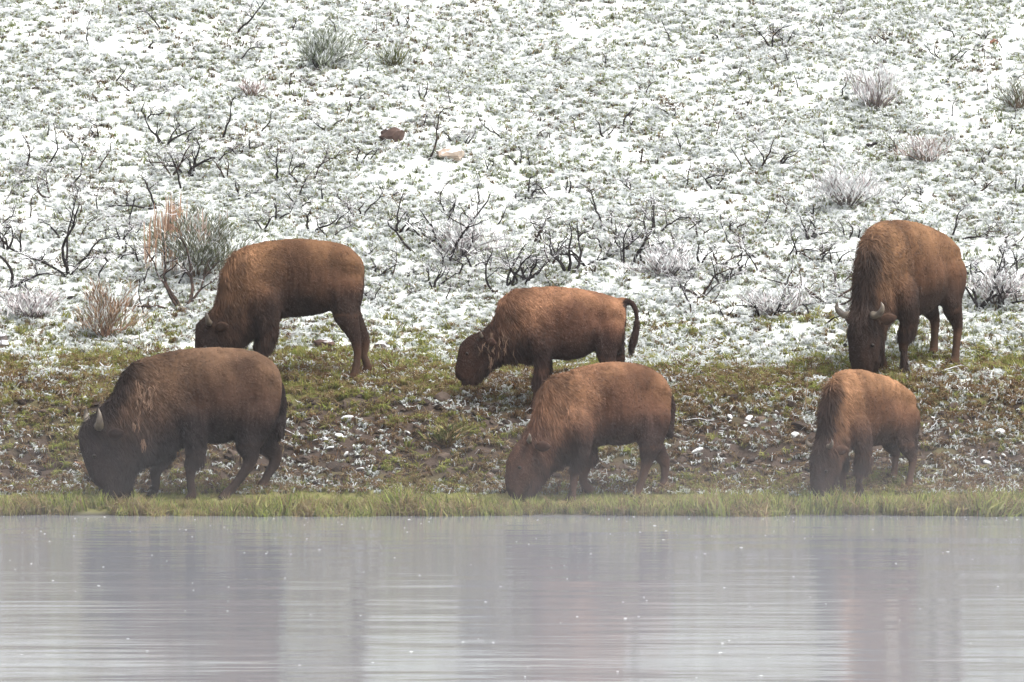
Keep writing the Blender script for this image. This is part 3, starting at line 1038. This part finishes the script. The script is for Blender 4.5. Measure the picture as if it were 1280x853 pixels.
    st = [(-1.12, 1.12, -1.10, .95, .10), (-1.06, 1.28, -1.0, .72, .22), (-.9, 1.46, -.85, .66, .28), (-.6, 1.58, -.6, .62, .32), (-.3, 1.66, -.3, .56, .37),
          (0, 1.72, 0, .55, .38), (.25, 1.74, .2, .57, .35), (.46, 1.74, .4, .58, .32), (.66, 1.66, .52, .56, .29), (.80, 1.50, .6, .53, .26),
          (.89, 1.28, .66, .49, .23), (.94, 1.02, .70, .42, .215), (.99, .84, .74, .34, .205), (1.07, .70, .80, .22, .205), (1.12, .53, .86, .12, .185),
          (1.14, .36, .93, .05, .15), (1.13, .2, .98, .02, .125), (1.10, .1, 1.04, .03, .08)]
    lg = [(.20, False, [(-.82, 1.05), (-.72, .70), (-.84, .44), (-.80, .25), (-.74, .0)]), (-.20, False, [(-.82, 1.05), (-.86, .70), (-1.02, .44), (-1.0, .25), (-.96, .0)]),
          (.19, True, [(.42, .95), (.34, .62), (.40, .36), (.41, .2), (.42, .0)]), (-.19, True, [(.42, .95), (.30, .62), (.28, .36), (.26, .2), (.24, .0)])]
    tl = [(-1.12, 1.15), (-1.17, 1.0), (-1.16, .8), (-1.13, .62), (-1.12, .5)]
    make_bison("big brown bison facing down the bank with upcurved horns and dark neck ridge",
        st, lg, 12, (1135, 463), R(57), size=1.03, pitch=R(6), seed=14, tone=(1.16, 1.1, 1.02), horn=.9, mane=.85, tail=tl, head_turn=R(-5))
    st2 = [(a, b, c, e + (.07 if 0 < i < 9 else 0), w * .86) for i, (a, b, c, e, w) in enumerate(st)]
    make_bison("pale tan-backed young bison below the big one, its head down in shore grass",
        st2, lg, 12, (1082, 621), R(52), size=.82, pitch=R(2), seed=17, tone=(1.42, 1.34, 1.28), horn=.55, mane=.95, tail=tl, head_turn=R(-10))
herd()

# ------------------------------------------------------------------ charred sagebrush skeletons
def crooked(p, d, ln, r, n, bend):
    pts, rad = [Vector(p)], [r]
    d = Vector(d).normalized()
    kink = random.randint(2, max(2, n - 2))
    curl = Vector((random.gauss(0, 1), random.gauss(0, .5), random.gauss(0, .6))) * bend * .16
    for i in range(n):
        k = 2.4 if i == kink else 1.0
        d = (d + curl + Vector((random.gauss(0, bend), random.gauss(0, bend * .6), random.gauss(0, bend * .8))) * k).normalized()
        if d.z < -.15:
            d.z = .1
        pts.append(pts[-1] + d * (ln / n))
        rad.append(r * (1 - .72 * (i + 1) / n))
    return pts, rad, d

def branch_mesh(mb, p, d, ln, r, depth):
    n = max(4, min(9, int(ln / .055)))
    pts, rad, _ = crooked(p, d, ln, r, n, .24)
    mb.tube(pts, rad, 6 if depth == 0 else 5)
    tips = [pts[-1], pts[len(pts) // 2], pts[-2]]
    if depth < 2 and ln > .12:
        for _ in range(random.choice((2, 3, 3, 4)) if depth == 0 else random.choice((0, 1, 2))):
            i = random.randint(len(pts) // 3, len(pts) - 2)
            q = (pts[i + 1] - pts[i]).normalized()
            s = Vector((random.gauss(0, 1), random.gauss(0, .8), random.uniform(.1, .9))).normalized()
            tips += branch_mesh(mb, pts[i], q * .5 + s * .8, ln * random.uniform(.25, .6), rad[i] * random.uniform(.4, .75), depth + 1)
    return tips

def frost_twigs(pts, n, ln, parent, name="frosted_twigs", tint=1.0, up=.8):
    mb = MB()
    for _ in range(n):
        p = Vector(random.choice(pts)) + Vector((random.gauss(0, .03), random.gauss(0, .03), random.gauss(0, .02)))
        d = Vector((random.gauss(0, .8), random.gauss(0, .6), random.uniform(-.1, up))).normalized()
        l = ln * random.uniform(.5, 1.3)
        q, rad, _ = crooked(p, d, l, random.uniform(.0035, .0062), 3, .3)
        w = random.choice((.78, .74, .70, .30, .10, .05, .04, .62))
        c = (w * tint, w * .97 * tint, w * 1.0 * tint)
        mb.tube(q, [x * .9 for x in rad], 3, c)
    return mb.build(name, M_FROST, parent, False, "stuff")

LANDMARKS = [(247, 300, "the orange-stalked sagebrush"), (400, 65, "the silver-green sagebrush"), (132, 395, "the straw bush"), (562, 192, "the tan boulder"),
             (490, 168, "the flat brown stone"), (1097, 110, "the round frosted bush"), (1242, 55, "the rust-red stone"), (1265, 125, "the edge sagebrush"),
             (350, 330, "the pale-horned bison"), (710, 375, "the curved-tail bison"), (1135, 340, "the big facing bison"), (1060, 235, "the wide frosted bush"),
             (676, 58, "the tiny tan stone"), (315, 115, "the small brownish bush"), (970, 385, "the bank-edge twigs"), (40, 390, "the frost-grey bush")]
def shrub(px, py, h, kind="v", lean=0.0, frost=None, mat=None):
    X, Y, Z = at_ground(px, py)
    hm = h * (Y - CAM_Y) / FPX * 1.38
    root = empty("charred_shrub", (X, Y, float(ground_z(X, Y)) - .02))
    m = mat or (M_CHARB if random.random() < .22 else M_CHAR)
    tips = []
    if kind == "s":
        dirs = [(lean, random.gauss(0, .2), 1.0, 1.0)]
    elif kind == "v":
        dirs = [(lean + .45, random.gauss(0, .3), .9, random.uniform(.6, 1)), (lean - .4, random.gauss(0, .3), .9, random.uniform(.6, 1))]
    elif kind == "m":
        dirs = [(lean + o + random.gauss(0, .12), random.gauss(0, .4), 1.0, random.uniform(.55, 1.05)) for o in (-.75, -.25, .25, .8)]
    else:       # low and broad
        dirs = [(lean + o + random.gauss(0, .2), random.gauss(0, .4), .45, random.uniform(.8, 1.5)) for o in (-1.1, -.5, .3, 1.0, .6)]
    r0 = .010 + .013 * min(1, hm / .7)
    if kind == "s":
        r0 *= .8
    for dx, dy, dz, k in dirs:
        mb = MB()
        tips += branch_mesh(mb, (dx * .03, dy * .03, 0), (dx, dy, dz), hm * k * 1.12, r0 * random.uniform(.75, 1.1), 0)
        mb.build("branch", m, root, True)
    if frost is None:
        frost = random.random() < (.9 if py > 215 else .4)
    if frost:
        frost_twigs(tips + [Vector((random.gauss(0, .12), random.gauss(0, .1), .03)) for _ in range(4)],
                    int((12 + 26 * min(1, hm / .6)) * (1.6 if kind in "mb" else 1)), .10 + .12 * hm, root)
    size = "tall" if h >= 42 else "knee-high" if h >= 24 else "short"
    wood = "scorched brown" if m is M_CHARB else "charred black"
    form = {"s": "sagebrush stick", "v": "forked sagebrush", "m": "many-branched sagebrush", "b": "sprawling sagebrush"}[kind]
    lm = min(LANDMARKS, key=lambda q: math.hypot(q[0] - px, (q[1] - py) * 1.3))
    dx, dy = px - lm[0], py - lm[1]
    rel = "close by" if math.hypot(dx, dy) < 45 else "uphill of" if dy < -abs(dx) * .5 else "downhill of" if dy > abs(dx) * .5 else "beside"
    if lm[2].endswith("bison"):
        rel = "behind"
    lab = f"{size} {wood} {form}{' leaning over' if kind in 'sv' and abs(lean) > .35 else ''}{' with frosted twigs' if frost else ''} {rel} {lm[2]}"
    tag(root, lab, "burnt shrub", "burnt sagebrush on the snowy slope: " + lab)
    return root

S, V_, M_, B_ = "s", "v", "m", "b"
SHRUBS = [
 (111,57,25,S,0),(200,35,30,S,0),(296,44,45,S,.1),(366,38,12,S,0),(349,40,9,S,-.4),(270,48,8,V_,0),(297,75,28,S,.4),(76,53,12,S,-.2),(69,78,12,S,.7),
 (165,115,17,V_,0),(193,113,11,S,.4),(201,118,8,S,.8),(364,110,12,S,-.6),(4,168,17,S,.1),(183,150,14,B_,0),(205,182,38,M_,.1),(35,210,32,S,-.1),(56,205,40,S,.5),
 (57,168,18,V_,.3),(116,215,30,S,.6),(237,220,45,M_,0),(268,205,22,S,.3),(196,216,24,V_,.1),(277,175,40,S,.3),(324,165,22,S,.7),(350,225,40,V_,.2),(388,225,38,S,.6),(373,228,30,S,-.2),
 (409,165,26,V_,0),(282,222,25,V_,0),
 (459,45,22,S,.4),(501,35,19,V_,.1),(561,60,13,S,.3),(467,62,11,S,.5),(586,100,15,S,-.5),(459,90,9,S,0),(546,98,7,S,.6),(509,115,11,V_,-.2),(534,200,62,S,.35),(630,175,31,S,-.5),
 (527,158,15,S,.3),(432,150,18,S,0),(443,135,19,S,.3),(450,205,23,M_,.2),(610,212,21,V_,0),(648,205,23,V_,0),(662,208,16,S,0),(643,180,13,S,0),(721,152,9,V_,0),(704,157,8,S,0),
 (780,165,38,V_,.2),(756,172,22,V_,0),(840,148,18,V_,-.1),(838,52,20,S,-.2),(720,27,8,S,.2),(850,85,12,S,-.1),(847,195,24,S,.6),(562,130,12,S,.4),
 (966,60,28,V_,-.5),(979,58,17,V_,.2),(1047,25,14,S,.3),(988,26,9,V_,.3),(1194,50,19,S,0),(1230,50,14,V_,-.2),(1052,120,33,S,-.1),(998,110,14,S,-.2),(902,77,12,S,.2),(930,135,14,S,.8),
 (920,95,10,B_,0),(1193,110,14,V_,0),(1190,145,18,S,0),(1266,152,12,S,.3),(1180,76,16,B_,.4),(1230,73,9,S,0),(1270,72,7,S,.2),(1030,190,18,S,.5),(929,212,28,S,0),
 (946,212,36,V_,0),(956,210,34,S,.2),(1171,130,9,S,0),(855,40,10,S,-.3),
 (36,273,28,S,.7),(64,247,30,V_,-.4),(56,234,20,S,.5),(98,274,30,S,.1),(120,267,27,S,.4),(85,345,75,M_,.1),(137,328,40,V_,.3),(147,328,28,S,.2),(15,360,55,V_,.5),(167,295,15,S,.5),
 (197,262,42,V_,-.7),(215,221,38,V_,-.1),(227,237,36,S,-.2),(1,280,24,S,.5),(2,252,20,S,.7),(82,235,48,S,.9),(122,354,24,S,.5),(176,397,36,S,.4),(227,385,58,B_,-.3),(92,343,30,S,.8),
 (329,290,30,V_,.1),(386,292,33,V_,.5),(403,250,20,S,0),(411,298,28,V_,0),(418,285,25,S,.1),(372,262,22,V_,.3),
 (455,276,36,S,.6),(447,272,28,V_,-.1),(446,288,20,S,-.3),(522,318,58,S,-.9),(554,314,66,V_,.1),(565,330,62,V_,.35),(579,308,22,S,.4),(601,314,12,S,-.9),(618,281,35,S,.3),(598,256,21,V_,.1),
 (622,365,46,S,-.5),(510,345,17,V_,.3),(542,361,32,M_,.1),(550,379,21,S,.7),(466,378,24,V_,0),(532,297,32,V_,-.6),(637,358,42,M_,0),(648,357,36,M_,.4),(586,364,15,S,.3),(456,323,15,S,.5),
 (666,306,42,V_,.8),(689,330,31,V_,.1),(709,342,62,M_,.1),(732,331,32,B_,.3),(755,323,28,S,.4),(788,332,70,V_,-.3),(800,330,32,V_,.3),(779,328,24,S,-.3),(745,344,17,V_,-.2),(777,351,15,S,.5),
 (835,340,42,M_,.2),(822,349,26,S,-.2),(818,293,36,V_,.4),(685,244,22,V_,-.7),(709,241,17,V_,.2),(795,243,22,S,-.4),(835,364,13,S,.4),(861,378,33,S,-.4),(876,372,46,V_,.1),(659,351,36,V_,0),(872,282,18,S,.4),
 (876,330,30,V_,0),(899,335,34,V_,0),(949,339,30,S,-.5),(929,315,24,S,-.5),(985,321,28,S,.1),(996,319,30,V_,.3),(1019,328,32,V_,0),(1024,330,28,S,.4),(972,347,15,S,0),(876,376,36,S,.5),
 (889,375,15,S,.7),(948,397,32,M_,.4),(962,400,28,S,.8),(1015,399,56,S,-.3),(1036,379,42,B_,-.3),(1028,405,26,S,.5),(872,300,26,V_,.5),(953,285,20,V_,.5),(905,357,32,M_,0),(862,392,24,S,.1),
 (857,237,28,S,.3),(892,237,28,V_,.2),(1191,301,40,V_,.3),(1135,272,20,S,-.4),(1073,298,20,V_,.2),(1040,332,24,B_,.4),(1223,388,58,M_,.1),(1260,310,26,V_,.2),(1250,388,42,M_,.4),(1272,352,34,M_,0),
 (1232,300,22,S,.2),(1272,240,22,V_,0),(1222,240,18,V_,.3),(1120,255,18,S,.4),(1240,350,30,V_,0),(8,312,28,M_,0),(42,330,22,V_,.3),(30,385,30,M_,0),(812,262,16,S,.2),(760,290,20,V_,-.2),
 (720,300,24,S,.3),(915,290,22,V_,.2),(980,270,16,S,.4),(1010,300,26,M_,.2),(480,250,20,V_,.2),(500,290,26,M_,-.2),(590,335,24,V_,.2),(610,345,18,S,.2),(850,318,24,M_,.2),(925,345,26,M_,0),
 (690,360,18,V_,.2),(1045,360,26,V_,.2),(1215,345,28,M_,-.2),(300,250,20,V_,.2),(345,275,24,V_,.2),(160,255,18,V_,.2),(20,235,20,S,.4),(180,330,26,M_,0),(75,300,24,V_,.3),(150,300,24,V_,.3),
 (985,375,22,M_,.3),(905,395,18,V_,.3),(1060,300,20,V_,-.2),(470,345,18,V_,.3),(505,372,14,S,.7),(845,350,18,V_,.3),(1262,270,16,V_,.2),(1150,245,14,S,.3),
]
def clear_of(px, py):
    for (x0, x1, y0, y1) in ((235, 465, 290, 480), (560, 800, 350, 520), (1030, 1215, 275, 480), (175, 320, 225, 352), (95, 170, 350, 430)):
        if x0 < px < x1 and y0 < py < y1:
            return False
    return all(abs(px - q[0]) > 9 or abs(py - q[1]) > 9 for q in SHRUBS)
while len(SHRUBS) < 290:
    up = len(SHRUBS) % 5 < 3
    qx, qy = random.uniform(2, 1278), random.uniform(40, 225) if up else random.triangular(225, 412, 330)
    if clear_of(qx, qy):
        SHRUBS.append((round(qx), round(qy), random.uniform(9, 20) if up else random.uniform(18, 36), random.choice("ssvvv" if up else "mvvss"), random.gauss(0, .4)))
for sh in SHRUBS:
    shrub(*sh)

# ------------------------------------------------------------------ living bushes
def bush(px, py, h, w, label, cat, name, leaf, snow_p, n=700, leaf_len=.09, stalks=None, open_=.5, stem_col=(.16, .12, .09), up=1.0):
    X, Y, Z = at_ground(px, py)
    k = (Y - CAM_Y) / FPX
    hm, wm = h * k, w * k
    root = empty(name, (X, Y, float(ground_z(X, Y)) - .02))
    mb, mf = MB(), MB()
    ends = []
    for i in range(26):
        a = random.uniform(0, 6.283)
        r = math.sqrt(random.random())
        d = Vector((math.cos(a) * r * wm * .5, math.sin(a) * r * wm * .4, hm * (1 - .35 * r * r)))
        q, rad, _ = crooked((d.x * .12, d.y * .12, 0), d, d.length * random.uniform(.6, 1.1), .011, 5, .18)
        mb.tube(q, rad, 5, jit(stem_col))
        ends += q[2:] + q[3:] + q[4:]
    mb.build("stem", M_LEAF, root)
    for i in range(n):
        p = Vector(random.choice(ends)) + Vector((random.gauss(0, wm * .06), random.gauss(0, wm * .06), random.gauss(0, hm * .06)))
        p.z = max(.01, p.z)
        a = random.uniform(0, 6.283)
        d = (Vector((math.cos(a) * open_, math.sin(a) * open_, up)) + Vector((p.x, p.y, 0)) * (1.2 / wm)).normalized()
        l = leaf_len * random.uniform(.6, 1.3)
        s = d.orthogonal().normalized()
        s.rotate(Matrix.Rotation(random.uniform(0, 6.283), 3, d))
        c = jit(random.choice(leaf))
        ct = jit(SNOW, .08) if random.random() < snow_p else c
        wd = random.uniform(.009, .016)
        mf.ribbon([p, p + d * l * .5, p + d * l + Vector((0, 0, -l * .1))], [wd * .6, wd, wd * .3], s, [c, ct, ct])
    mf.build("foliage", M_LEAF, root, False, "stuff")
    if stalks:
        ms = MB()
        for (dx, sp, n_, hh, cols) in stalks:
            for _ in range(n_):
                b = Vector((dx * k + random.gauss(0, sp * k), random.gauss(0, .08), hm * random.uniform(.1, .45)))
                l = hh * k * random.uniform(.55, 1.1)
                t = b + Vector((random.gauss(0, .04), random.gauss(0, .04), l))
                c = jit(random.choice(cols), .2)
                ms.ribbon([b, (b + t) / 2, b * .15 + t * .85, t], [.004, .008, .013, .003], (1, random.gauss(0, .4), 0), [c] * 4)
        ms.build("seed_stalks", M_LEAF, root, False, "stuff")
    tag(root, label, cat)
    return root

SAGE = [(.17, .18, .11), (.13, .145, .08), (.22, .22, .15), (.09, .10, .06)]
STRAWB = [(.34, .22, .14), (.28, .17, .10), (.40, .29, .20), (.20, .13, .08)]
ORANGE = [(.48, .30, .20), (.54, .38, .28), (.40, .25, .17)]
PINKW = [(.55, .50, .50), (.42, .36, .36), (.65, .62, .63)]
bush(247, 347, 78, 125, "big grey-green sagebrush with frosted tips and tall orange seed stalks", "sagebrush", "sagebrush", SAGE, .40, 4600, .085,
     [(-33, 10, 90, 74, ORANGE), (-62, 3, 16, 48, ORANGE), (-2, 18, 80, 54, [(.50, .38, .32), (.60, .50, .45)])])
bush(132, 424, 66, 60, "straw-coloured bush of upright reddish stems at the top of the bank", "bush", "straw_bush", STRAWB + SAGE[2:3] + [(.50, .40, .34)], .30, 1300, .11, None, .5, (.26, .16, .11), 1.3)
bush(400, 86, 50, 76, "silver-green sagebrush standing alone high on the snowy slope", "sagebrush", "sagebrush", [(.20, .23, .16), (.15, .18, .11), (.26, .28, .21)], .38, 1700, .10, None, .5, (.05, .045, .04))
bush(1097, 138, 60, 74, "round frost-whitened twiggy bush with brown grass at its foot", "bush", "frosted_bush", PINKW, .6, 750, .10, [(8, 8, 24, -2, [(.26, .18, .08)])], .35, (.20, .17, .16), 1.5)
bush(1060, 258, 52, 118, "wide low bush thickly whitened with frost above the big bison", "bush", "frosted_bush", PINKW, .8, 1300, .10, None, .6, (.14, .12, .11))
bush(1158, 204, 30, 72, "low pinkish frosted bush over a patch of brown grass", "bush", "frosted_bush", [(.50, .40, .38), (.30, .24, .20), (.6, .55, .55)], .45, 600, .09, None, .6)
bush(1272, 138, 42, 56, "grey-green sagebrush cut by the edge beside dark bare soil", "sagebrush", "sagebrush", SAGE, .55, 700, .09)
bush(40, 400, 36, 90, "low tangled frost-grey bush at the foot of the slope", "bush", "frosted_bush", PINKW, .5, 800, .09, None, .7, (.12, .10, .10))
bush(315, 122, 22, 46, "small brownish frosted bush under the silver-green sagebrush", "bush", "frosted_bush", [(.24, .17, .14), (.5, .42, .42)], .5, 320, .08, None, .6)
bush(492, 85, 26, 40, "small green tussock with snowy tips high on the slope", "tussock", "grass_tussock", GREENS, .4, 300, .10, None, .35, (.1, .09, .05))
bush(1245, 380, 46, 96, "pale twiggy frosted bush beside the big bison's hind legs", "bush", "frosted_bush", PINKW, .6, 800, .10, None, .7, (.16, .14, .13))
bush(575, 318, 44, 130, "sprawling frost-white twigs among the tall forked black stems", "bush", "frosted_bush", PINKW, .75, 800, .10, None, .8, (.2, .18, .18))
bush(830, 345, 34, 120, "hazy frost-white undergrowth below the bent black stems", "bush", "frosted_bush", PINKW, .75, 700, .10, None, .8, (.2, .18, .18))
bush(970, 395, 36, 110, "white frosted twigs spreading over snow at the edge of the bank", "bush", "frosted_bush", PINKW, .75, 600, .10, None, .8, (.2, .18, .18))
bush(560, 556, 26, 50, "yellow-green grass tussock hanging from the dark cut bank", "tussock", "grass_tussock", GREENS + FRESH[3:] + STRAWS, .0, 330, .14, None, .6, (.14, .10, .05), .6)
bush(128, 600, 22, 60, "rusty brown grass tussock in front of the dark bison's muzzle", "tussock", "grass_tussock", STRAWS[:2] + BROWNS[1:2] + [(.30, .15, .09)], .0, 330, .15, None, .6, (.14, .10, .05), .6)

# ------------------------------------------------------------------ stones, fallen wood
def stone(px, py, w, h, mat, label, name="stone", cat="stone"):
    X, Y, Z = at_ground(px, py)
    k = (Y - CAM_Y) / FPX
    o = lump(name, 1.0, [(.3, .3, .3)], 1.0)
    me = o.data
    v = np.empty(len(me.vertices) * 3, np.float32)
    me.vertices.foreach_get("co", v)
    v = v.reshape(-1, 3)
    v = v / (v.max(0) - v.min(0)) * np.array([w * k, max(w * k * .7, h * k), h * k * 1.5])
    me.vertices.foreach_set("co", v.ravel())
    me.materials.clear()
    me.materials.append(mat)
    o.location = (X, Y, float(ground_z(X, Y)) + h * k * .3)
    COL.objects.link(o)
    tag(o, label, cat)

stone(562, 200, 36, 13, M_STONE_T, "pale tan boulder half sunk in the snow beside a tall leaning stick")
stone(490, 176, 36, 16, M_STONE_B, "dark brown flat stone lying bare on the snowy slope")
stone(478, 437, 20, 10, M_STONE_S, "snow-capped stone by the hind hooves of the pale-horned bison")
stone(405, 434, 28, 11, M_STONE_B, "brown earth lump under the pale-horned bison's belly", "earth_lump", "earth lump")
stone(940, 604, 11, 6, M_STONE_S, "white snow-covered stone low on the cut bank between two grazing bison")
stone(1250, 545, 15, 6, M_STONE_S, "snow-topped stone at the upper edge of the bare bank, right of the tan young bison")
stone(4, 436, 16, 20, M_STONE_S, "snow-covered rock at the edge by the frost-grey bush")
stone(1242, 55, 11, 6, mat_snow_top("rust_stone", (.28, .12, .08), (.34, .18, .13), 1.35, 1.6, 8), "small rust-red stone high on the snowy slope")
stone(676, 61, 8, 7, M_STONE_T, "tiny tan stone high on the open snow")

def log(px, py, px2, py2, r, mat, label, name="fallen_branch", cat="branch"):
    a, b = at_ground(px, py), at_ground(px2, py2)
    n = 7
    pts = []
    for i in range(n):
        t = i / (n - 1)
        x, y = a[0] * (1 - t) + b[0] * t, a[1] * (1 - t) + b[1] * t
        z = float(ground_z(x, y)) + .035 + random.gauss(0, .012)
        pts.append((x - a[0], y - a[1], z - a[2]))
    mb = MB()
    mb.tube(pts, [r * (1 - .6 * i / n) for i in range(n)], 6)
    o = mb.build(name, mat, None, True)
    o.location = a
    tag(o, label, cat)

log(60, 381, 93, 376, .035, M_CHAR, "black charred log lying on the snow left of the straw bush", "charred_log", "log")
log(1083, 186, 1102, 183, .03, M_CHAR, "short charred log on the snow below the round frosted bush", "charred_log", "log")
log(838, 521, 893, 533, .013, M_GREYW, "pale snow-dusted branch lying behind the young bison's tail")
log(1148, 474, 1212, 462, .012, M_GREYW, "thin pale branch lying by the big bison's hind hooves")
log(345, 540, 420, 560, .012, M_GREYW, "thin dry branch on the bare earth behind the dark bison")

def stalk(px, py, h, lean, label):
    X, Y, Z = at_ground(px, py)
    k = (Y - CAM_Y) / FPX
    mb = MB()
    q, r, _ = crooked((0, 0, 0), (lean, 0, 1), h * k, .007, 5, .05)
    mb.tube(q, r, 5, (.34, .24, .15))
    o = mb.build("dry_stalk", M_LEAF)
    o.location = (X, Y, float(ground_z(X, Y)))
    tag(o, label, "stalk")
stalk(1006, 512, 48, .02, "thin upright straw stalk on the green bank left of the big bison")
stalk(87, 515, 30, .15, "dry brown stalk above the dark bison's horn")

# ------------------------------------------------------------------ mist drifting over the river
def mist():
    m = bpy.data.materials.new("mist")
    m.use_nodes = True
    N, L = m.node_tree.nodes, m.node_tree.links
    N.clear()
    out = N.new("ShaderNodeOutputMaterial")
    pv = N.new("ShaderNodeVolumePrincipled")
    pv.inputs["Color"].default_value = (.93, .93, .965, 1)
    pv.inputs["Anisotropy"].default_value = 0.0
    tc = N.new("ShaderNodeTexCoord")
    mp = N.new("ShaderNodeMapping")
    mp.inputs["Scale"].default_value = (.22, .10, .6)
    L.new(tc.outputs["Object"], mp.inputs["Vector"])
    t = N.new("ShaderNodeTexNoise")
    t.inputs["Scale"].default_value = 1.0
    t.inputs["Detail"].default_value = 2
    L.new(mp.outputs[0], t.inputs["Vector"])
    r = N.new("ShaderNodeMapRange")
    r.inputs["From Min"].default_value = .36
    r.inputs["From Max"].default_value = .66
    r.inputs["To Min"].default_value = .12
    r.inputs["To Max"].default_value = 1.9
    L.new(t.outputs["Fac"], r.inputs["Value"])
    sx = N.new("ShaderNodeSeparateXYZ")
    L.new(tc.outputs["Object"], sx.inputs[0])
    f = N.new("ShaderNodeMapRange")
    f.interpolation_type = 'SMOOTHSTEP'
    f.inputs["From Min"].default_value = 1.7
    f.inputs["From Max"].default_value = .0
    L.new(sx.outputs["Z"], f.inputs["Value"])
    p = N.new("ShaderNodeMath")
    p.operation = 'MULTIPLY'
    L.new(r.outputs[0], p.inputs[0])
    L.new(f.outputs[0], p.inputs[1])
    gxr = N.new("ShaderNodeMapRange")      # thicker where it drifts off the left reach
    gxr.interpolation_type = 'SMOOTHSTEP'
    gxr.inputs["From Min"].default_value = -1.5
    gxr.inputs["From Max"].default_value = -5.0
    gxr.inputs["To Min"].default_value = MIST
    gxr.inputs["To Max"].default_value = MIST * 1.6
    L.new(sx.outputs["X"], gxr.inputs["Value"])
    d = N.new("ShaderNodeMath")
    d.operation = 'MULTIPLY'
    L.new(gxr.outputs[0], d.inputs[1])
    L.new(p.outputs[0], d.inputs[0])
    L.new(d.outputs[0], pv.inputs["Density"])
    L.new(pv.outputs[0], out.inputs["Volume"])
    x0, x1, y0, y1, z0, z1 = -40, 40, -58, 1.9, -3.2, 1.72
    v = [(x, y, z) for z in (z0, z1) for y in (y0, y1) for x in (x0, x1)]
    f_ = [(0, 2, 3, 1), (4, 5, 7, 6), (0, 1, 5, 4), (1, 3, 7, 5), (3, 2, 6, 7), (2, 0, 4, 6)]
    o = mesh_obj("mist", v, f_, m)
    o["kind"] = "stuff"
mist()

def haze():
    m = bpy.data.materials.new("haze")
    m.use_nodes = True
    N, L = m.node_tree.nodes, m.node_tree.links
    N.clear()
    out = N.new("ShaderNodeOutputMaterial")
    pv = N.new("ShaderNodeVolumePrincipled")
    pv.inputs["Color"].default_value = (.95, .95, .98, 1)
    pv.inputs["Density"].default_value = HAZE
    L.new(pv.outputs[0], out.inputs["Volume"])
    lo, hi = gp.min(0) - [2, 2, 1], gp.max(0) + [2, 2, 4]
    v = [(x, y, z) for z in (lo[2], hi[2]) for y in (lo[1], hi[1]) for x in (lo[0], hi[0])]
    f_ = [(0, 2, 3, 1), (4, 5, 7, 6), (0, 1, 5, 4), (1, 3, 7, 5), (3, 2, 6, 7), (2, 0, 4, 6)]
    o = mesh_obj("haze", v, f_, m)
    o["kind"] = "stuff"
haze()
